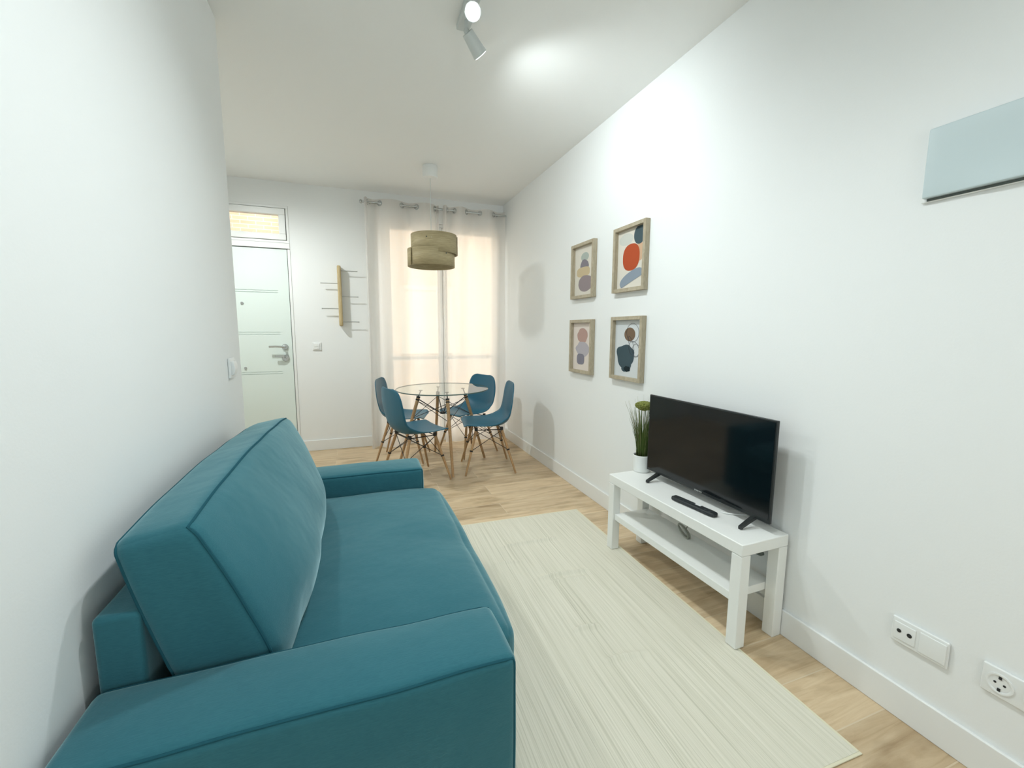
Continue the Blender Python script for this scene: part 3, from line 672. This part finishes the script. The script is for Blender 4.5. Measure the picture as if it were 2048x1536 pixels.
# ------------------------------------------------------------------ curtains
rodY, rodZ = YB-0.14, 2.556
cr_ = thing('curtain_rod', (0, rodY, rodZ), 'slim steel curtain rod close under the ceiling over the balcony window', 'curtain rod')
bm = B(); rod(bm, (0.115, 0, 0), (XW-0.012, 0, 0), 0.0095, n=16); add('rod', bm, 'chrome', cr_)
bm = B(); lathe_solid(bm, [(0.010, 0.090), (0.018, 0.096), (0.020, 0.108), (0.014, 0.117)], n=20, axis='x'); add('finial', bm, 'chrome', cr_)
for x in (0.19, 1.55):
    bm = B(); rod(bm, (x, 0.0, -0.006), (x, 0.139, -0.006), 0.006); lathe_solid(bm, [(0.02, 0.132), (0.02, 0.1395)], n=18, c=(x, 0, -0.006), axis='y'); add('bracket', bm, 'chrome', cr_)
def curtain(x0, x1, rings, seed, label):
    t = thing('curtain', (0, rodY, 0), label, 'curtain', 0, 'white sheer curtains over the balcony window')
    knots = [x0] + rings + [x1]
    def phase(x):
        for k in range(len(knots)-1):
            if x <= knots[k+1] or k == len(knots)-2: return k + (x-knots[k])/max(1e-4, knots[k+1]-knots[k]) - 1
    nx, nz = 150, 60; zt, zb = rodZ+0.040, 0.006
    bm = B(); rows = []
    for j in range(nz+1):
        s = j/nz; z = zt + (zb-zt)*s; row = []
        for i in range(nx+1):
            x = x0 + (x1-x0)*i/nx; ph = phase(x)
            a0 = math.sin(PI*ph)*0.042
            lowf = 0.030*math.sin(ph*PI*0.97+seed+0.5*s) + 0.016*math.sin(x*33+seed*3+s*1.3) + 0.013*noise.noise(Vector((x*14, s*0.8, seed)))
            w = min(1, s*1.25); y = a0*(1-w*0.25) + lowf*w*0.75 + 0.012*s
            xx = x + 0.010*w*math.cos(ph*PI)*(1 if 0 < i < nx else 0) + 0.008*s*noise.noise(Vector((x*3, s*2, seed+5)))
            row.append(bm.verts.new((xx, max(-0.075, min(0.075, y)), z)))
        rows.append(row)
    for a, b in zip(rows, rows[1:]):
        for i in range(nx): bm.faces.new((a[i], a[i+1], b[i+1], b[i]))
    add('drape', bm, 'sheer', t, autos=180)
    bm = B(); rr = []
    for zz in (zt+0.001, zt-0.085):
        row = []
        for i in range(nx+1):
            x = x0 + (x1-x0)*i/nx; row.append(bm.verts.new((x, math.sin(PI*phase(x))*0.042*(0.98) - 0.002, zz)))
        rr.append(row)
    for i in range(nx): bm.faces.new((rr[0][i], rr[0][i+1], rr[1][i+1], rr[1][i]))
    add('heading_band', bm, 'sheer', t, autos=180)
    for k, x in enumerate(rings):
        e = 0.004; dy = (math.sin(PI*phase(x+e)) - math.sin(PI*phase(x-e)))*0.042/(2*e); ang = math.atan2(dy, 1)
        nrm = Vector((-math.sin(ang), math.cos(ang), 0)); tg = Vector((math.cos(ang), math.sin(ang), 0)); pts = []
        for q in range(28):
            b_ = 2*PI*q/28; pts.append(Vector((x, 0, rodZ)) + (tg*math.cos(b_) + Vector((0,0,1))*math.sin(b_))*0.024)
        bm = B(); tube(bm, pts, 0.0052, 8, True); add('eyelet', bm, 'silver', t)
    return t
curtain(0.135, 0.888, [0.165, 0.285, 0.505, 0.655, 0.845], 0.3, 'white sheer eyelet curtain hanging beside the wooden peg rack')
curtain(0.934, XW-0.022, [0.975, 1.06, 1.19, 1.345, 1.50], 2.1, 'white sheer eyelet curtain hanging in the corner next to the right wall')

# ------------------------------------------------------------------ pendant lamp
pd = thing('pendant_lamp', (0.672, 3.95, H), 'pendant lamp with two overlapping wood veneer bands above the dining table', 'pendant lamp')
bm = B(); lathe_solid(bm, [(0.064, -0.0005), (0.066, -0.01), (0.066, -0.085), (0.060, -0.098), (0.012, -0.100)], n=36); add('ceiling_canopy', bm, 'plastic', pd)
bm = B(); rod(bm, (0,0,-0.098), (0,0,-0.62), 0.0028, n=8); add('cord', bm, 'lampmetal', pd)
bm = B(); lathe_solid(bm, [(0.018, -0.61), (0.022, -0.62), (0.022, -0.685), (0.017, -0.69)], n=20); o = add('lamp_holder', bm, 'plastic', pd)
bm = B(); lathe_solid(bm, [(0.014, -0.688), (0.018, -0.70), (0.034, -0.735), (0.038, -0.76), (0.032, -0.785), (0.015, -0.797)], n=24); add('bulb', bm, 'bulb', pd)
def band(cx, r, z0, z1, a0, a1, grow):
    bm = B(); n = 96; rows = [[], []]
    for i in range(n+1):
        a = a0 + (a1-a0)*i/n; rr = r + grow*i/n
        for k, z in enumerate((z0, z1)): rows[k].append(bm.verts.new((cx + rr*math.cos(a), rr*math.sin(a), z)))
    for i in range(n): bm.faces.new((rows[0][i], rows[0][i+1], rows[1][i+1], rows[1][i]))
    return bm
add('veneer_band', band(0.026, 0.208, -0.752, -0.585, R(-5), R(-5)+2*PI+0.30, -0.010), 'veneer', pd, solid=0.003)
add('veneer_band', band(0.0, 0.199, -0.862, -0.715, R(176), R(176)+2*PI+0.5, 0.012), 'veneer', pd, solid=0.003)
bm = B()
for a in (0.3, 0.3+2*PI/3, 0.3+4*PI/3): rod(bm, (0.02*math.cos(a), 0.02*math.sin(a), -0.64), (0.013+0.202*math.cos(a), 0.202*math.sin(a), -0.64), 0.002, n=6)
add('spider', bm, 'lampmetal', pd)
for (a, z) in ((R(-118), -0.635), (R(-62), -0.762)):
    cxx, rr = (0.026, 0.204) if z > -0.7 else (0.0, 0.204)
    bm = B(); p = Vector((cxx + rr*math.cos(a), rr*math.sin(a), z)); q = Vector((math.cos(a), math.sin(a), 0)); rod(bm, p, p + q*0.006, 0.005, n=12)
    add('rivet', bm, 'gap', pd)

# ------------------------------------------------------------------ ceiling spotlight
sp = thing('ceiling_spotlight', (0.53, 1.93, H), 'white ceiling spotlight bar with one lit and one turned-away head', 'ceiling lamp')
bm = B(); box(bm, -0.03, -1.02, -0.028, 0.03, 0.22, -0.0005); add('mounting_bar', bm, 'lampmetal', sp, bevel=0.006)  # bar lengthened towards the camera to carry the added head
def spot_head(y, d, lit):
    base = Vector((0.0, y, -0.028)); piv = base + Vector((0.0, 0, -0.045)); d = Vector(d).normalized()
    bm = B(); rod(bm, base, piv, 0.009); bmesh.ops.create_icosphere(bm, subdivisions=2, radius=0.014, matrix=Matrix.Translation(piv)); st = add('stem', bm, 'lampmetal', sp)
    bm = B(); a, b = piv + d*0.006, piv + d*0.105; rod(bm, a, b, 0.026, 0.034, n=28); h = add('lamp_head', bm, 'lampmetal', sp)
    bm = B(); rod(bm, b - d*0.001, b + d*0.0015, 0.029, n=28); add('lens', bm, 'lit' if lit else 'bulb', h)
    return sp.location + b + d*0.03, d
p1, q1 = spot_head(0.035, (-0.22, -0.85, -0.45), True)
p3, q3 = spot_head(-0.88, (-0.1, -0.3, -0.9), True)  # extra head out of view, added to light the near walls
p2, q2 = spot_head(0.14, (0.62, 0.28, -0.55), True)

# ------------------------------------------------------------------ dining table
TC = Vector((0.754, 3.96, 0))
dt = thing('dining_table', TC, 'round glass dining table on four beech legs with wire bracing', 'dining table')
TR, TZ = 0.43, 0.735
bm = B(); rows = lathe(bm, [(TR-0.002, TZ-0.010), (TR, TZ-0.008), (TR, TZ-0.002), (TR-0.002, TZ)], n=96, mi=1)
bm.faces.new(rows[0][::-1]); bm.faces.new(rows[-1])
add('glass_top', bm, ['tableglass', 'glassedge'], dt)
angs = [R(6), R(91), R(180), R(270)]
tops = [Vector((0.225*math.cos(a), 0.225*math.sin(a), 0.665)) for a in angs]; feet = [Vector((0.425*math.cos(a), 0.425*math.sin(a), 0.0)) for a in angs]
for t_, f_ in zip(tops, feet):
    bm = B(); d = (t_-f_); rod(bm, f_+Vector((0,0,0.006)), t_, 0.0115, 0.016, n=18)
    lg = add('leg', bm, 'beech', dt)
    bm = B(); rod(bm, t_ + d.normalized()*-0.012, t_ + d.normalized()*0.004, 0.0175, n=18); rod(bm, t_, Vector((t_.x*0.9, t_.y*0.9, TZ-0.014)), 0.0055, n=8); rod(bm, Vector((t_.x*0.9, t_.y*0.9, TZ-0.015)), Vector((t_.x*0.9, t_.y*0.9, TZ-0.0106)), 0.018, n=18); rod(bm, t_+d.normalized()*-0.035, t_+d.normalized()*-0.022, 0.0185, n=18); add('bracket', bm, 'wire', lg)
hub = Vector((0, 0, 0.50))
for i in range(4):
    bm = B(); a = tops[i].lerp(feet[i], 0.03); rod(bm, a, hub + Vector((0.02*math.cos(angs[i]), 0.02*math.sin(angs[i]), 0)), 0.0048, n=8)
    b = tops[i].lerp(feet[i], 0.30); c = tops[(i+1)%4].lerp(feet[(i+1)%4], 0.06); rod(bm, b, c, 0.0028, n=8)
    c = tops[(i-1)%4].lerp(feet[(i-1)%4], 0.06); rod(bm, b, c, 0.0028, n=8)
    add('brace', bm, 'wire', dt)
bm = B(); lathe_solid(bm, [(0.026, 0.492), (0.026, 0.508)], n=20); add('hub', bm, 'wire', dt)

# ------------------------------------------------------------------ dining chairs
def make_chair(loc, rz, label, group):
    t = thing('dining_chair', loc, label, 'chair', rz, group)        # local +x is where the sitter faces
    prof = [(0.222, 0.429, .31), (0.213, 0.432, .385), (0.185, 0.434, .435), (0.12, 0.428, .46), (0.03, 0.418, .465), (-0.06, 0.414, .46), (-0.13, 0.424, .445),
            (-0.178, 0.452, .43), (-0.205, 0.50, .425), (-0.213, 0.555, .43), (-0.220, 0.63, .435), (-0.227, 0.70, .42), (-0.233, 0.757, .38), (-0.237, 0.792, .31), (-0.239, 0.804, .20)]
    def cat(seq, u):
        n = len(seq)-1; k = min(int(u*n), n-1); f = u*n-k; p = [seq[max(0, min(n, k+j))] for j in (-1,0,1,2)]
        return tuple(0.5*((2*p[1][c]) + (-p[0][c]+p[2][c])*f + (2*p[0][c]-5*p[1][c]+4*p[2][c]-p[3][c])*f*f + (-p[0][c]+3*p[1][c]-3*p[2][c]+p[3][c])*f**3) for c in range(3))
    bm = B(); nu, nv = 56, 20; rows = []
    for i in range(nu+1):
        u = i/nu; x, z, w = cat(prof, u); x2, z2, _ = cat(prof, min(1, u+.01)); x1, z1, _ = cat(prof, max(0, u-.01))
        tg = Vector((x2-x1, 0, z2-z1)).normalized(); nrm = Vector((tg.z, 0, -tg.x))       # towards the sitter
        if nrm.z < 0 and u < .4: nrm = -nrm
        cup = (0.020 + 0.045*math.exp(-((u-0.47)/0.16)**2) + 0.006*max(0, u-.5))*(1 - 0.45*max(0, (u-.8)/.2))*(1 - max(0, (0.12-u)/0.12))*1.0
        row = []
        for j in range(nv+1):
            v = j/nv*2-1; p = Vector((x, v*w/2, z)) + nrm*cup*abs(v)**2.4
            row.append(bm.verts.new(p))
        rows.append(row)
    for a, b in zip(rows, rows[1:]):
        for j in range(nv): bm.faces.new((a[j], a[j+1], b[j+1], b[j]))
    add('seat_shell', bm, 'shell', t, solid=0.007, autos=180)
    tp = [Vector((sx*0.115, sy*0.135, 0.392)) for sx in (1,-1) for sy in (1,-1)]; ft = [Vector((0.225*sx - 0.005, sy*0.215, 0.0045)) for sx in (1,-1) for sy in (1,-1)]
    for a, b in zip(tp, ft):
        bm = B(); rod(bm, b, a, 0.0085, 0.0135, n=14); lg = add('leg', bm, 'beech', t)
    order = [0, 1, 3, 2]
    for k in range(4):
        i, j = order[k], order[(k+1) % 4]; bm = B()
        rod(bm, tp[i].lerp(ft[i], 0.02), tp[j].lerp(ft[j], 0.46), 0.0028, n=7); rod(bm, tp[j].lerp(ft[j], 0.02), tp[i].lerp(ft[i], 0.46), 0.0028, n=7)
        a = tp[i].lerp(ft[i], 0.46); dn = (ft[i]-tp[i]).normalized(); rod(bm, a-dn*0.006, a+dn*0.006, 0.0145, n=10)
        rod(bm, tp[i], tp[j], 0.0045, n=8); rod(bm, tp[i]-Vector((0,0,0.008)), tp[i]+Vector((0,0,0.022)), 0.015, n=12)
        add('brace', bm, 'wire', t)
    return t
gc = 'teal shell chairs around the glass table'
c0 = make_chair((0.455, 3.645, 0), math.atan2(0.30, 0.95), 'teal shell chair nearest the sofa arm, back to the entrance wall', gc)
dup(c0, (1.115, 3.715, 0), math.atan2(0.15, -0.988), 'teal shell chair in profile nearest the right wall, towards the camera', gc)
dup(c0, (0.42, 4.27, 0), math.atan2(-0.30, 0.95), 'teal shell chair by the curtain edge, half hidden behind the chair next to the sofa', gc)
dup(c0, (1.075, 4.29, 0), math.atan2(-0.42, -0.90), 'teal shell chair against the curtains in the window corner', gc)

# ------------------------------------------------------------------ light
def point(name, loc, e, col=(1,1,1), rad=0.05):
    l = bpy.data.lights.new(name, 'POINT'); l.energy = e; l.color = col; l.shadow_soft_size = rad
    o = bpy.data.objects.new(name, l); C.objects.link(o); o.location = loc; return o
def spot(name, loc, d, e, ang, blend=0.6, col=(1,1,1), rad=0.04):
    l = bpy.data.lights.new(name, 'SPOT'); l.energy = e; l.color = col; l.shadow_soft_size = rad; l.spot_size = ang; l.spot_blend = blend
    o = bpy.data.objects.new(name, l); C.objects.link(o); o.location = loc; o.rotation_euler = Vector(d).to_track_quat('-Z', 'Y').to_euler(); return o
cool = (0.90, 0.98, 1.0)
spot('spot_lamp_near', p1, (-0.05, -0.35, -0.94), 27, R(162), 1.0, cool, 0.05)
spot('spot_lamp_far', p2, q2, 25, R(152), 0.9, cool, 0.04)
spot('nook_ceiling_lamp', (-1.0, 3.88, H-0.09), (0.15, 0, -1), 58, R(172), 1.0, (0.96, 1, 0.98), 0.07)
point('rear_fill_light', (0.5, -1.8, 1.25), 15, cool, 0.12)  # unseen point light added behind the camera as fill
spot('added_spot_light', p3, q3, 24, R(165), 1.0, cool, 0.05)  # light of the extra, added head
sun = bpy.data.lights.new('sun', 'SUN'); sun.energy = 2.7; sun.color = (1.0, 0.93, 0.82); sun.angle = R(0.6)
so = bpy.data.objects.new('sun', sun); C.objects.link(so); so.rotation_euler = Vector((0.25, 0.8, -0.62)).to_track_quat('-Z', 'Y').to_euler()
wd = bpy.data.worlds.new('World'); bpy.context.scene.world = wd; wd.use_nodes = True
bg = wd.node_tree.nodes['Background']; bg.inputs[0].default_value = (0.80, 0.90, 1.0, 1); bg.inputs[1].default_value = 2.2

# ------------------------------------------------------------------ camera
F, YAW, PITCH, ROLL = 851.95, 0.3513, -0.1248, 0.0049
cy, sy, cp, s_ = math.cos(YAW), math.sin(YAW), math.cos(PITCH), math.sin(PITCH)
f = Vector((sy*cp, cy*cp, s_)); r = Vector((cy, -sy, 0)); u = r.cross(f)
r2 = math.cos(ROLL)*r + math.sin(ROLL)*u; u2 = math.cos(ROLL)*u - math.sin(ROLL)*r
cam = bpy.data.cameras.new('camera'); cam.sensor_fit = 'HORIZONTAL'; cam.sensor_width = 36; cam.lens = F/2048*36; cam.clip_start = 0.02
co = bpy.data.objects.new('camera', cam); C.objects.link(co)
m4 = Matrix((( r2.x, u2.x, -f.x, 0), (r2.y, u2.y, -f.y, 0), (r2.z, u2.z, -f.z, 1.2764), (0,0,0,1))); co.matrix_world = m4
sc_ = bpy.context.scene; sc_.camera = co
vs = sc_.view_settings; vs.view_transform = 'Standard'; vs.look = 'None'; vs.exposure = 0.78; vs.gamma = 1.0; vs.use_curve_mapping = False
